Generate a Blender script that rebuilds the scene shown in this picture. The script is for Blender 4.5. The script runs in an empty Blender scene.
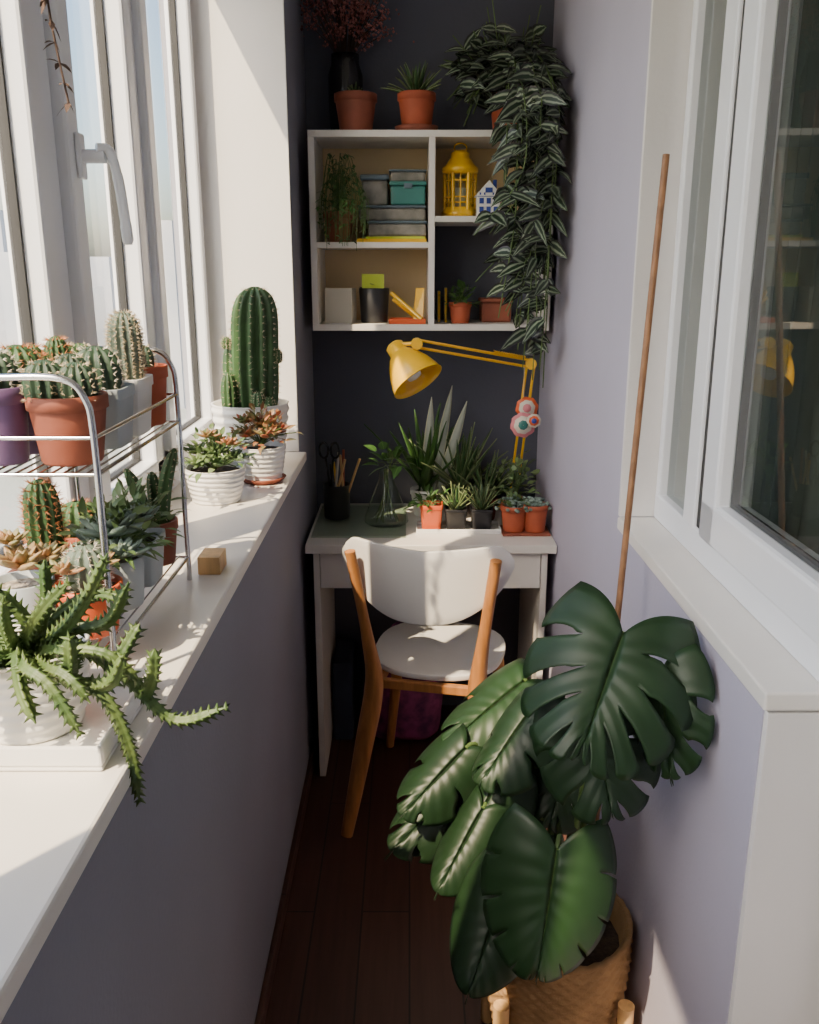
import bpy, bmesh, math, random
from mathutils import Vector, Matrix, Quaternion
R = random.Random(11)
V = Vector
PI = math.pi

# ---------------------------------------------------------------- materials
def _new(name):
    m = bpy.data.materials.new(name); m.use_nodes = True
    nt = m.node_tree; b = nt.nodes['Principled BSDF']
    return m, nt, b

def mat(name, col, rough=.5, metal=0., var=.12, scale=8., bump=0., bscale=60., spec=.5, stretch=(1,1,1), coat=0., sub=0., col2=None):
    m, nt, b = _new(name)
    N, L = nt.nodes, nt.links
    tc = N.new('ShaderNodeTexCoord'); mp = N.new('ShaderNodeMapping'); mp.inputs['Scale'].default_value = stretch
    L.new(tc.outputs['Object'], mp.inputs['Vector'])
    nz = N.new('ShaderNodeTexNoise'); nz.inputs['Scale'].default_value = scale; nz.inputs['Detail'].default_value = 4
    L.new(mp.outputs['Vector'], nz.inputs['Vector'])
    cr = N.new('ShaderNodeValToRGB')
    c2 = col2 if col2 else tuple(min(1, c*(1+var)) for c in col)
    c1 = col if col2 else tuple(c*(1-var) for c in col)
    cr.color_ramp.elements[0].position = .35; cr.color_ramp.elements[1].position = .65
    cr.color_ramp.elements[0].color = (*c1, 1); cr.color_ramp.elements[1].color = (*c2, 1)
    L.new(nz.outputs['Fac'], cr.inputs['Fac']); L.new(cr.outputs['Color'], b.inputs['Base Color'])
    b.inputs['Roughness'].default_value = rough; b.inputs['Metallic'].default_value = metal
    b.inputs['Specular IOR Level'].default_value = spec
    b.inputs['Coat Weight'].default_value = coat
    if bump > 0:
        n2 = N.new('ShaderNodeTexNoise'); n2.inputs['Scale'].default_value = bscale; n2.inputs['Detail'].default_value = 3
        L.new(mp.outputs['Vector'], n2.inputs['Vector'])
        bp = N.new('ShaderNodeBump'); bp.inputs['Strength'].default_value = bump; bp.inputs['Distance'].default_value = .005
        L.new(n2.outputs['Fac'], bp.inputs['Height']); L.new(bp.outputs['Normal'], b.inputs['Normal'])
    return m

def glass(name, tint=(1, 1, 1), f0=.04, rough=0.0):
    m = bpy.data.materials.new(name); m.use_nodes = True
    nt = m.node_tree; N, L = nt.nodes, nt.links
    N.clear()
    o = N.new('ShaderNodeOutputMaterial'); mx = N.new('ShaderNodeMixShader')
    t = N.new('ShaderNodeBsdfTransparent'); t.inputs['Color'].default_value = (*tint, 1)
    g = N.new('ShaderNodeBsdfGlossy'); g.inputs['Roughness'].default_value = rough
    lw = N.new('ShaderNodeLayerWeight'); lw.inputs['Blend'].default_value = .5
    pw = N.new('ShaderNodeMath'); pw.operation = 'POWER'; L.new(lw.outputs['Facing'], pw.inputs[0]); pw.inputs[1].default_value = 5
    ma = N.new('ShaderNodeMath'); ma.operation = 'MULTIPLY_ADD'; L.new(pw.outputs[0], ma.inputs[0]); ma.inputs[1].default_value = 1-f0; ma.inputs[2].default_value = f0
    L.new(ma.outputs[0], mx.inputs[0]); L.new(t.outputs[0], mx.inputs[1]); L.new(g.outputs[0], mx.inputs[2])
    L.new(mx.outputs[0], o.inputs['Surface'])
    return m

def leafmat(name, stops, axis='Y', rough=.4, noise=.15, lateral=None, trans=.0, coat=0):
    """stops across the blade: list (pos 0 = midrib .. 1 = margin, colour)."""
    m, nt, b = _new(name); N, L = nt.nodes, nt.links
    uv = N.new('ShaderNodeUVMap'); sp = N.new('ShaderNodeSeparateXYZ'); L.new(uv.outputs['UV'], sp.inputs[0])
    a = N.new('ShaderNodeMath'); a.operation = 'SUBTRACT'; L.new(sp.outputs['Y'], a.inputs[0]); a.inputs[1].default_value = .5
    ab = N.new('ShaderNodeMath'); ab.operation = 'ABSOLUTE'; L.new(a.outputs[0], ab.inputs[0])
    m2 = N.new('ShaderNodeMath'); m2.operation = 'MULTIPLY'; L.new(ab.outputs[0], m2.inputs[0]); m2.inputs[1].default_value = 2
    cr = N.new('ShaderNodeValToRGB'); e = cr.color_ramp.elements
    e[0].position, e[0].color = stops[0][0], (*stops[0][1], 1)
    e[1].position, e[1].color = stops[-1][0], (*stops[-1][1], 1)
    for p, c in stops[1:-1]:
        x = e.new(p); x.color = (*c, 1)
    L.new(m2.outputs[0], cr.inputs['Fac'])
    tc = N.new('ShaderNodeTexCoord'); nz = N.new('ShaderNodeTexNoise'); nz.inputs['Scale'].default_value = 12
    L.new(tc.outputs['Object'], nz.inputs['Vector'])
    mr = N.new('ShaderNodeMapRange'); mr.inputs['From Min'].default_value = .3; mr.inputs['From Max'].default_value = .7
    mr.inputs['To Min'].default_value = 1-noise; mr.inputs['To Max'].default_value = 1+noise
    L.new(nz.outputs['Fac'], mr.inputs['Value'])
    mx = N.new('ShaderNodeVectorMath'); mx.operation = 'SCALE'
    L.new(cr.outputs['Color'], mx.inputs[0]); L.new(mr.outputs[0], mx.inputs['Scale'])
    L.new(mx.outputs[0], b.inputs['Base Color'])
    b.inputs['Roughness'].default_value = rough; b.inputs['Coat Weight'].default_value = coat
    if lateral:
        wv = N.new('ShaderNodeMath'); wv.operation = 'MULTIPLY'; L.new(sp.outputs['X'], wv.inputs[0]); wv.inputs[1].default_value = lateral*2*PI
        sn = N.new('ShaderNodeMath'); sn.operation = 'SINE'; L.new(wv.outputs[0], sn.inputs[0])
        bp = N.new('ShaderNodeBump'); bp.inputs['Strength'].default_value = .15; bp.inputs['Distance'].default_value = .003
        L.new(sn.outputs[0], bp.inputs['Height']); L.new(bp.outputs['Normal'], b.inputs['Normal'])
    if trans > 0:
        out = N['Material Output']; tl = N.new('ShaderNodeBsdfTranslucent'); L.new(mx.outputs[0], tl.inputs['Color'])
        ms = N.new('ShaderNodeMixShader'); ms.inputs[0].default_value = trans
        L.new(b.outputs[0], ms.inputs[1]); L.new(tl.outputs[0], ms.inputs[2]); L.new(ms.outputs[0], out.inputs['Surface'])
    return m

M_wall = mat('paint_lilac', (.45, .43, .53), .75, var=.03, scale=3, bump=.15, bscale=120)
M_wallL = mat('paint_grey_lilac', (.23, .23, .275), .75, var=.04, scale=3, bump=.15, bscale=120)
M_back = mat('paint_slate', (.085, .09, .12), .75, var=.06, scale=3, bump=.15, bscale=100)
M_white = mat('paint_white', (.70, .69, .67), .5, var=.02, scale=4)
M_reveal = mat('plaster_white', (.72, .70, .68), .7, var=.03, scale=3, bump=.1, bscale=90)
M_pvc = mat('pvc_white', (.82, .84, .88), .28, var=.01)
M_sealgap = mat('seal_and_gap_black', (.03, .03, .03), .6)  # rubber seals, and the strip that blackens the sash gap
M_sill = mat('sill_white', (.78, .75, .70), .32, var=.02)
M_lam = mat('laminate_white', (.70, .67, .62), .38, var=.02)
M_lamlit = mat('laminate_warm_lit', (.72, .55, .30), .5, var=.04)  # shelf back panel: warm light put into the cream colour
M_wood = mat('beech_wood', (.40, .17, .05), .42, var=.22, scale=5, stretch=(12, 12, 1.2))
M_woodL = mat('pine_wood', (.62, .38, .16), .5, var=.2, scale=5, stretch=(10, 10, 1.5))
M_bamboo = mat('cane_wood', (.28, .135, .06), .55, var=.25, scale=10, stretch=(6, 6, 3))
M_chrome = mat('chrome', (.60, .60, .61), .18, metal=1., var=.02)
M_terra = mat('terracotta', (.40, .085, .035), .7, var=.16, scale=10, bump=.15)
M_terraB = mat('terracotta_brown', (.24, .065, .035), .7, var=.18, scale=10, bump=.15)
M_orange = mat('orange_plastic', (.60, .10, .025), .4, var=.05)
M_porc = mat('white_ceramic', (.80, .79, .76), .3, var=.03)
M_chairw = mat('white_lacquer', (.66, .65, .63), .35, var=.02)
M_greyp = mat('grey_ceramic', (.38, .43, .46), .45, var=.06)
M_purple = mat('purple_plastic', (.13, .075, .17), .42, var=.06)
M_black = mat('black_plastic', (.018, .018, .02), .4)
M_soil = mat('potting_soil', (.045, .03, .02), .95, var=.5, scale=80, bump=.8, bscale=150)
M_gravel = mat('pale_gravel', (.35, .31, .26), .9, var=.5, scale=120, bump=.8, bscale=150)
M_yellow = mat('yellow_enamel', (.83, .48, .008), .28, var=.03, coat=.4)
M_bulb = mat('bulb_glass', (.85, .85, .8), .3, var=.01)
M_basket = mat('seagrass', (.34, .20, .085), .85, var=.22, scale=14, bump=.3, bscale=250)
M_dark = mat('dark_glass', (.012, .012, .014), .12)
M_blue = mat('cobalt_paint', (.03, .06, .30), .4)
M_teal = mat('teal_plastic', (.035, .17, .15), .4, var=.06)
M_clearb = mat('cloudy_blue_plastic', (.10, .14, .17), .3, var=.08)
M_clearg = mat('cloudy_grey_plastic', (.20, .19, .16), .3, var=.35, scale=30)
M_card = mat('card_paper', (.62, .58, .48), .8, var=.04)
M_pink = mat('pink_paper', (.60, .20, .22), .7, var=.05)
M_lime = mat('lime_card', (.50, .62, .05), .6)
M_dried = mat('dried_flowers', (.26, .095, .09), .9, var=.4, scale=40)
M_twig = mat('dry_twig', (.06, .035, .025), .9, var=.2)
M_stem = mat('green_stem', (.09, .15, .04), .5, var=.2)
M_bag = mat('floral_fabric', (.10, .025, .10), .8, scale=22, col2=(.36, .07, .22), bump=.3)
M_bagd = mat('navy_fabric', (.02, .03, .06), .8, bump=.3)
M_spine = mat('cactus_spines', (.60, .50, .34), .7, var=.2)
M_spinew = mat('pale_spines', (.70, .64, .54), .7, var=.1)
M_spiner = mat('rust_spines', (.52, .21, .08), .7, var=.2)
M_cact = mat('cactus_green', (.038, .09, .028), .55, var=.3, scale=20, bump=.2)
M_cactd = mat('cactus_dark', (.025, .055, .03), .55, var=.3, scale=20, bump=.2)
M_cactg = mat('cactus_grey', (.10, .14, .11), .6, var=.2, scale=20, bump=.2)
M_huer = mat('stapelia_green', (.045, .095, .025), .5, scale=25, col2=(.10, .15, .04), bump=.2)
M_succ = mat('succulent_green', (.075, .15, .045), .5, scale=18, col2=(.15, .21, .08))
M_succr = mat('succulent_red', (.36, .09, .045), .5, scale=30, col2=(.15, .19, .07))
M_succb = mat('succulent_blue', (.12, .18, .155), .55, scale=20, col2=(.19, .25, .21))
M_succp = mat('succulent_peach', (.40, .19, .09), .5, scale=30, col2=(.22, .23, .10))
M_aloe = leafmat('aloe_leaf', [(0, (.03, .075, .024)), (.6, (.042, .10, .03)), (1, (.17, .21, .09))], rough=.45)
M_sans = leafmat('silver_leaf', [(0, (.40, .43, .36)), (.7, (.30, .34, .28)), (1, (.46, .46, .30))], rough=.45)
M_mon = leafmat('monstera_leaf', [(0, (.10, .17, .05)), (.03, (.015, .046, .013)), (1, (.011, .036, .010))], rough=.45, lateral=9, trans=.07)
M_monshade = leafmat('monstera_leaf_shaded', [(0, (.06, .10, .035)), (.03, (.009, .029, .009)), (1, (.007, .024, .007))], rough=.48, lateral=9, trans=.05)  # darker copy of the leaf material, shade put into its colour
M_trad = leafmat('inch_plant_leaf', [(0, (.012, .03, .012)), (.22, (.010, .028, .013)), (.36, (.24, .28, .20)), (.54, (.19, .24, .17)), (.66, (.012, .03, .014)), (1, (.03, .018, .03))], rough=.40, noise=.45)
M_green = leafmat('soft_green_leaf', [(0, (.13, .25, .06)), (.1, (.050, .13, .028)), (1, (.042, .11, .022))], rough=.45, noise=.3, trans=.15)
M_glassw = glass('window_glass', (.98, .99, .99), .05)
M_glassr = glass('window_glass_tinted', (.60, .64, .62), .12)
M_glassf = glass('flask_glass', (.90, .96, .90), .06)
M_plate = glass('glass_plate', (.90, .96, .91), .08)
M_curt = mat('curtain_fabric', (.30, .33, .30), .9, var=.08, scale=4)
M_inner = mat('interior_paint', (.10, .095, .09), .9, var=.05)
M_bld = mat('hazy_building', (.42, .46, .52), .95, scale=.12, col2=(.56, .57, .60))  # distance haze mixed into the pale colour
M_grd = mat('hazy_ground', (.30, .33, .30), .95, scale=.03, col2=(.42, .45, .44))  # paled in its colour for the distance haze
M_tree = mat('far_foliage', (.20, .22, .07), .95, scale=.5, col2=(.36, .34, .12), bump=.5, bscale=3)

def floor_mat():
    m, nt, b = _new('dark_laminate'); N, L = nt.nodes, nt.links
    tc = N.new('ShaderNodeTexCoord'); mp = N.new('ShaderNodeMapping'); mp.inputs['Rotation'].default_value = (0, 0, PI/2)
    L.new(tc.outputs['Object'], mp.inputs['Vector'])
    br = N.new('ShaderNodeTexBrick'); br.inputs['Scale'].default_value = 1.0
    br.inputs['Brick Width'].default_value = .9; br.inputs['Row Height'].default_value = .115
    br.inputs['Mortar Size'].default_value = .0022; br.inputs['Color1'].default_value = (.080, .034, .023, 1)
    br.inputs['Color2'].default_value = (.058, .024, .017, 1); br.inputs['Mortar'].default_value = (.015, .008, .006, 1)
    L.new(mp.outputs['Vector'], br.inputs['Vector'])
    m2 = N.new('ShaderNodeMapping'); m2.inputs['Scale'].default_value = (30, 2, 1); L.new(tc.outputs['Object'], m2.inputs['Vector'])
    nz = N.new('ShaderNodeTexNoise'); nz.inputs['Scale'].default_value = 2; nz.inputs['Detail'].default_value = 6; L.new(m2.outputs['Vector'], nz.inputs['Vector'])
    mr = N.new('ShaderNodeMapRange'); mr.inputs['To Min'].default_value = .55; mr.inputs['To Max'].default_value = 1.5; L.new(nz.outputs['Fac'], mr.inputs['Value'])
    sc = N.new('ShaderNodeVectorMath'); sc.operation = 'SCALE'; L.new(br.outputs['Color'], sc.inputs[0]); L.new(mr.outputs[0], sc.inputs['Scale'])
    L.new(sc.outputs[0], b.inputs['Base Color']); b.inputs['Roughness'].default_value = .45
    return m
M_floor = floor_mat()

# ---------------------------------------------------------------- mesh builder
class MB:
    def __init__(s): s.v = []; s.f = []; s.uv = []; s.mi = []
    def grid(s, rows, closed=False, mi=0):
        n = len(rows); m = len(rows[0]); o = len(s.v)
        for r in rows: s.v.extend([tuple(p) for p in r])
        mm = m if closed else m-1
        for i in range(n-1):
            for j in range(mm):
                k = (j+1) % m
                s.f.append((o+i*m+j, o+i*m+k, o+(i+1)*m+k, o+(i+1)*m+j))
                u0, u1, v0, v1 = i/(n-1), (i+1)/(n-1), j/mm, (j+1)/mm
                s.uv.append(((u0, v0), (u0, v1), (u1, v1), (u1, v0))); s.mi.append(mi)
        return o
    def poly(s, pts, mi=0):
        o = len(s.v); s.v.extend([tuple(p) for p in pts]); n = len(pts)
        s.f.append(tuple(range(o, o+n))); s.uv.append(tuple((.5, .5) for _ in pts)); s.mi.append(mi)
    def box(s, a, b, mi=0):
        x0, y0, z0 = a; x1, y1, z1 = b; o = len(s.v)
        s.v += [(x0, y0, z0), (x1, y0, z0), (x1, y1, z0), (x0, y1, z0), (x0, y0, z1), (x1, y0, z1), (x1, y1, z1), (x0, y1, z1)]
        for q in ((0, 3, 2, 1), (4, 5, 6, 7), (0, 1, 5, 4), (1, 2, 6, 5), (2, 3, 7, 6), (3, 0, 4, 7)):
            s.f.append(tuple(o+i for i in q)); s.uv.append(((0, 0), (1, 0), (1, 1), (0, 1))); s.mi.append(mi)
    def lathe(s, prof, seg=32, c=(0, 0, 0), mi=0, fn=None, M=None):
        rows = []
        for r, z in prof:
            row = []
            for j in range(seg):
                a = 2*PI*j/seg; rr = r*(fn(a, z) if fn else 1)
                p = V((rr*math.cos(a), rr*math.sin(a), z))
                if M: p = M @ p
                row.append(p+V(c))
            rows.append(row)
        s.grid(rows, True, mi)
    def tube(s, pts, rads, seg=8, mi=0, flat=1., up=None, star=None, cap=True):
        pts = [V(p) for p in pts]; n = len(pts)
        if not hasattr(rads, '__len__'): rads = [rads]*n
        T = []
        for i in range(n):
            t = pts[min(i+1, n-1)]-pts[max(i-1, 0)]
            T.append(t.normalized() if t.length > 1e-9 else V((0, 0, 1)))
        a = V(up) if up else (V((0, 0, 1)) if abs(T[0].z) < .9 else V((0, 1, 0)))
        nn = (a - T[0]*a.dot(T[0])).normalized(); rows = []
        for i in range(n):
            if i: nn = (nn - T[i]*nn.dot(T[i])).normalized()
            bb = T[i].cross(nn); row = []
            for j in range(seg):
                an = 2*PI*j/seg; r = rads[i]*(star(an) if star else 1)
                row.append(pts[i] + bb*(r*math.cos(an)) + nn*(r*math.sin(an)*flat))
            rows.append(row)
        s.grid(rows, True, mi)
        if cap:
            s.poly(list(reversed(rows[0])), mi); s.poly(rows[-1], mi)
        return T
    def leaf(s, P, D, Nn, L, W, droop=.2, nu=6, mi=0, fold=.2, prof='lance', twist=0):
        P = V(P); D = V(D).normalized(); Nn = V(Nn)
        S = D.cross(Nn)
        if S.length < 1e-4: S = D.cross(V((1, .1, 0)))
        S.normalize(); Nn = S.cross(D).normalized(); rows = []
        for i in range(nu+1):
            t = i/nu
            if prof == 'lance': w = math.sin(PI*min(1, (t*.92+.08))**.75)
            elif prof == 'strap': w = (1-t**3)*(.75+.25*t)
            elif prof == 'taper': w = (1-t)**.7
            else: w = math.sin(PI*(t*.9+.1)**.6)
            w = max(w, .02)*W/2
            c = P + D*(L*t) - V((0, 0, 1))*(droop*L*t*t)
            rows.append([c + S*w + Nn*(fold*w), c, c - S*w + Nn*(fold*w)])
        s.grid(rows, False, mi)
    def spine(s, P, D, L, w=.0011, mi=0):
        P = V(P); D = V(D).normalized(); a = D.cross(V((R.random()-.5, R.random()-.5, R.random()-.5)))
        if a.length < 1e-5: return
        a.normalize(); b2 = D.cross(a); o = len(s.v)
        for q in (a, -a*.5+b2*.87, -a*.5-b2*.87): s.v.append(tuple(P+q*w*.5))
        s.v.append(tuple(P+D*L))
        for q in ((0, 1, 3), (1, 2, 3), (2, 0, 3)):
            s.f.append(tuple(o+i for i in q)); s.uv.append(((0, 0),)*3); s.mi.append(mi)
    def build(s, name, mats, parent=None, smooth=True, bevel=0, solid=0, subsurf=0, merge=0):
        me = bpy.data.meshes.new(name); me.from_pydata(s.v, [], s.f); me.update()
        uvl = me.uv_layers.new(name='UVMap'); k = 0
        for pi, p in enumerate(me.polygons):
            for q in range(p.loop_total): uvl.data[k].uv = s.uv[pi][q]; k += 1
            p.material_index = s.mi[pi]; p.use_smooth = smooth
        if not isinstance(mats, (list, tuple)): mats = [mats]
        for m in mats: me.materials.append(m)
        if merge:
            bm = bmesh.new(); bm.from_mesh(me); bmesh.ops.remove_doubles(bm, verts=bm.verts, dist=merge)
            bm.to_mesh(me); bm.free()
        o = bpy.data.objects.new(name, me); bpy.context.collection.objects.link(o)
        if parent: o.parent = parent
        if solid:
            q = o.modifiers.new('thick', 'SOLIDIFY'); q.thickness = solid; q.offset = 0
        if bevel:
            q = o.modifiers.new('bev', 'BEVEL'); q.width = bevel; q.segments = 2; q.limit_method = 'ANGLE'
        if subsurf:
            q = o.modifiers.new('sub', 'SUBSURF'); q.levels = subsurf; q.render_levels = subsurf
        return o

def grp(name, loc=(0, 0, 0), rz=0):
    e = bpy.data.objects.new(name, None); e.location = loc; e.rotation_euler = (0, 0, rz); e.empty_display_size = .05
    bpy.context.collection.objects.link(e); return e

def boxes(name, lst, mats, parent=None, bevel=0.002):
    b = MB()
    for q in lst: b.box(q[0], q[1], q[2] if len(q) > 2 else 0)
    return b.build(name, mats, parent, smooth=False, bevel=bevel)

def bez(p0, p1, p2, n=10):
    p0, p1, p2 = V(p0), V(p1), V(p2)
    return [p0*(1-t)**2 + p1*2*t*(1-t) + p2*t*t for t in [i/n for i in range(n+1)]]
def smooth_path(pts, n=6):
    pts = [V(p) for p in pts]; out = []
    P = [pts[0]*2-pts[1]] + pts + [pts[-1]*2-pts[-2]]
    for i in range(1, len(P)-2):
        for k in range(n):
            t = k/n; a, b, c, d = P[i-1], P[i], P[i+1], P[i+2]
            out.append(.5*((2*b)+(c-a)*t+(2*a-5*b+4*c-d)*t*t+(3*b-a-3*c+d)*t**3))
    out.append(pts[-1]); return out

XL, XR, YB, ZC = -.31, .42, 2.85, 2.65     # room faces
SZL, SZR = 1.01, 1.026                      # sill tops
HEAD = 2.48; WE = .945                      # window head, near end of the right wall
# ---------------------------------------------------------------- room shell
boxes('floor', [((-.62, -1.3, -.06), (2.7, 2.95, 0))], M_floor, bevel=0)
boxes('ceiling', [((-.62, -1.3, ZC), (2.7, 2.95, ZC+.1))], M_white, bevel=0)
boxes('wall_back', [((-.62, YB, 0), (XR+.2, 2.95, ZC))], M_back, bevel=0)
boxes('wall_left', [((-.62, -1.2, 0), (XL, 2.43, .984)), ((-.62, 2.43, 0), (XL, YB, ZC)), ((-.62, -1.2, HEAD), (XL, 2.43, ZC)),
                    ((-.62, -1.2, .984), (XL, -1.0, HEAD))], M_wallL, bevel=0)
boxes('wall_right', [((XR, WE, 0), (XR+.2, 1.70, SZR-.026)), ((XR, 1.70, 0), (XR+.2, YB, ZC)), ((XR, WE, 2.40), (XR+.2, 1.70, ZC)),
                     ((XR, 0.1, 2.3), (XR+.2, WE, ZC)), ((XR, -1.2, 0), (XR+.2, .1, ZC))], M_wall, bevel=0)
boxes('wall_near', [((-.62, -1.3, 0), (2.7, -1.2, ZC))], M_wall, bevel=0)
boxes('wall_interior', [((2.6, -1.2, 0), (2.7, 2.95, ZC)), ((XR+.2, YB, 0), (2.6, 2.95, ZC))], M_inner, bevel=0)
boxes('trim_1', [((-.60, 2.418, SZL), (XL, 2.4295, HEAD)), ((-.60, -1.0, HEAD-.012), (XL+.002, 2.418, HEAD-.0005))], M_reveal, bevel=.001)
boxes('trim_2', [((XR-.002, 1.688, SZR), (.56, 1.6995, 2.399)), ((XR+.001, WE-.012, 0), (XR+.2, WE-.0005, SZR-.028))], M_reveal, bevel=.001)
boxes('windowsill', [((-.60, -1.0, .985), (-.288, 2.417, SZL))], M_sill, bevel=.004)
boxes('windowsill.001', [((XR-.006, WE-.015, SZR-.024), (.56, 1.687, SZR))], M_sill, bevel=.003)
boxes('baseboard_left', [((XL+.0005, -1.19, .0005), (XL+.012, 2.84, .05))], M_floor, bevel=.002)
boxes('baseboard_right', [((XR-.012, WE, .0005), (XR-.0005, 2.84, .05))], M_floor, bevel=.002)

# left window
w1 = grp('window_1', (-.58, 1.0, SZL))
ox, oy, oz = -.58, 1.0, SZL; ZT1 = 2.405
def LB(a, b): return ((a[0]-ox, a[1]-oy, a[2]-oz), (b[0]-ox, b[1]-oy, b[2]-oz))
fr = [LB((-.60, -.99, 1.0105), (-.545, 2.417, 1.06)), LB((-.60, -.99, ZT1), (-.545, 2.417, 2.467))]
for a, b in ((2.397, 2.417), (1.865, 1.935), (1.40, 1.465), (.20, .27), (-.99, -.93)):
    fr.append(LB((-.60, a, 1.05), (-.547, b, ZT1+.01)))
boxes('fixed_frame', fr, M_pvc, w1, .004)
sash = []; gas = []; gl = MB()
for a, b, dx, te in ((1.94, 2.395, .012, .030), (1.47, 1.86, .016, .052), (.275, 1.395, .012, .052), (-.925, .195, .012, .052)):
    t = .052; x0, x1 = -.59, -.545+dx
    sash += [LB((x0, a, 1.062), (x1, b, 1.062+t)), LB((x0, a, ZT1-.002-t), (x1, b, ZT1-.002)), LB((x0, a, 1.062), (x1, a+t, ZT1-.002)), LB((x0, b-te, 1.062), (x1, b, ZT1-.002))]
    g = .006; x2 = x1-.006
    gas += [LB((x0+.01, a+t, 1.062+t), (x0+.026, b-te, 1.062+t+g)), LB((x0+.01, a+t, 1.062+t), (x0+.026, a+t+g, ZT1-t)), LB((x0+.01, b-te-g, 1.062+t), (x0+.026, b-te, ZT1-t))]
    q0, q1 = LB((-.570, a+t, 1.062+t), (-.570, b-te, ZT1-t)); gl.poly([(q0[0], q0[1], q0[2]), (q0[0], q1[1], q0[2]), (q0[0], q1[1], q1[2]), (q0[0], q0[1], q1[2])])
boxes('sash_frames', sash, M_pvc, w1, .006); boxes('gaskets', gas, M_sealgap, w1, 0)
gl.build('glass_panes', M_glassw, w1, smooth=False)
h = MB(); hy, hz = 1.505-oy, 1.675-oz
h.box((-.529-ox, hy-.014, hz-.035), (-.520-ox, hy+.014, hz+.035))
h.build('handle_plate', M_pvc, w1, False, bevel=.004)
h = MB(); h.tube([(-.525-ox, hy, hz), (-.485-ox, hy, hz)], .011, 12)
h.tube(smooth_path([(-.497-ox, hy-.006, hz+.012), (-.480-ox, hy+.004, hz+.008), (-.472-ox, hy+.012, hz-.03), (-.468-ox, hy+.018, hz-.09), (-.466-ox, hy+.02, hz-.135)]), [.010]*12+[.011]*8+[.012]*4+[.008], 10, flat=.75)
h.build('handle_lever', M_pvc, w1)

# right window
w2 = grp('window_2', (.52, 1.32, SZR))
def RB(a, b): return ((a[0]-.52, a[1]-1.32, a[2]-SZR), (b[0]-.52, b[1]-1.32, b[2]-SZR))
fr = [RB((.485, .905, SZR+.0005), (.555, 1.687, SZR+.05)), RB((.485, .905, 2.33), (.555, 1.687, 2.385))]
for a, b in ((1.665, 1.687), (1.45, 1.510), (.905, .93)): fr.append(RB((.486, a, SZR+.04), (.554, b, 2.34)))
boxes('fixed_frame', fr, M_pvc, w2, .004)
boxes('seal_and_gap_shade', [RB((.508, 1.511, SZR+.05), (.552, 1.515, 2.33)), RB((.492, 1.412, SZR+.05), (.552, 1.449, 2.33))], M_sealgap, w2, 0)  # wide strip stands in for the gap's shade; thin one is a seal
g = MB(); g.poly([RB((.502, a, b), (0, 0, 0))[0] for a, b in ((1.51, SZR+.05), (1.665, SZR+.05), (1.665, 2.33), (1.51, 2.33))]); g.build('fixed_glass', M_glassr, w2, False)
tl = bpy.data.objects.new('opening_sash', None); bpy.context.collection.objects.link(tl); tl.parent = w2
tl.location = (-.010, 0, .045); tl.rotation_euler = (0, math.radians(-.2), 0)
H = 1.27; y0, y1 = .910-1.32, 1.405-1.32; t = .07
boxes('sash_frame', [((-.03, y0, 0), (.03, y1, t)), ((-.03, y0, H-t), (.03, y1, H)), ((-.03, y0, 0), (.03, y0+.05, H)), ((-.03, y1-t, 0), (.03, y1, H))], M_pvc, tl, .007)
boxes('sash_gasket', [((-.006, y0+.05, t), (.006, y1-t, t+.005)), ((-.006, y1-t-.005, t), (.006, y1-t, H-t))], M_sealgap, tl, 0)
g = MB(); g.poly([(-.008, y0+.05, t), (-.008, y1-t, t), (-.008, y1-t, H-t), (-.008, y0+.05, H-t)]); g.build('sash_glass', M_glassr, tl, False)
hb = MB(); hb.tube([(-.028, y1+.010, .90), (-.028, y1+.010, .97)], .005, 8); hb.build('hinges', M_chrome, tl)
# balcony door
d1 = grp('door_1', (.55, .505, 0))
dl = []
for a, b in (((.52, .11, .001), (.58, .18, 2.29)), ((.52, .83, .001), (.58, .900, 2.29)), ((.52, .11, 2.2), (.58, .900, 2.29)), ((.52, .18, .001), (.58, .83, .12)), ((.52, .18, .7), (.58, .83, .8))):
    dl.append(((a[0]-.55, a[1]-.505, a[2]), (b[0]-.55, b[1]-.505, b[2])))
boxes('door_frame', dl, M_pvc, d1, .004)
boxes('door_panel', [((-.01, -.325, .12), (.01, .325, .7))], M_pvc, d1, .002)
g = MB(); g.poly([(0, -.325, .8), (0, .325, .8), (0, .325, 2.2), (0, -.325, 2.2)]); g.build('door_glass', M_glassr, d1, False)
# curtain inside the flat
c = MB(); rows = []
for i in range(2):
    rows.append([(.68+.018*math.sin(j*.9)+.008*math.sin(j*2.3), 1.30+j*.0095, 2.5-i*2.4) for j in range(120)])
c.grid(rows); c.build('curtain', M_curt, None, solid=.002)
# outdoors
boxes('ground', [((-400, -300, -21), (-5, 600, -20))], M_grd, bevel=0)
bl = []
for k in range(90):
    y = R.uniform(110, 330); x = -y*R.uniform(.18, .75)-8; w = R.uniform(5, 11); hh = R.uniform(.2, 1.0)**2*26
    bl.append(((x-w, y, -20), (x, y+w, -7+hh*(y/200))))
boxes('city_buildings', bl, M_bld, bevel=0)
tr = MB()
for k in range(90):
    y = R.uniform(8, 70); x = -R.uniform(.55, 1.3)*y-6; r = R.uniform(2, 4.0); cz = -20+R.uniform(6, 11)
    ph = R.random()*6
    prof = [(max(.01, r*math.sin(PI*i/8)), -r*math.cos(PI*i/8)) for i in range(9)]
    tr.lathe(prof, 12, (x, y, cz), fn=lambda a, z: 1+.18*math.sin(3*a+ph+z)+.1*math.sin(7*a+z*3))
    tr.tube([(x, y, -20), (x, y, cz)], .25, 6)
tr.build('tree_canopy', M_tree)

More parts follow.
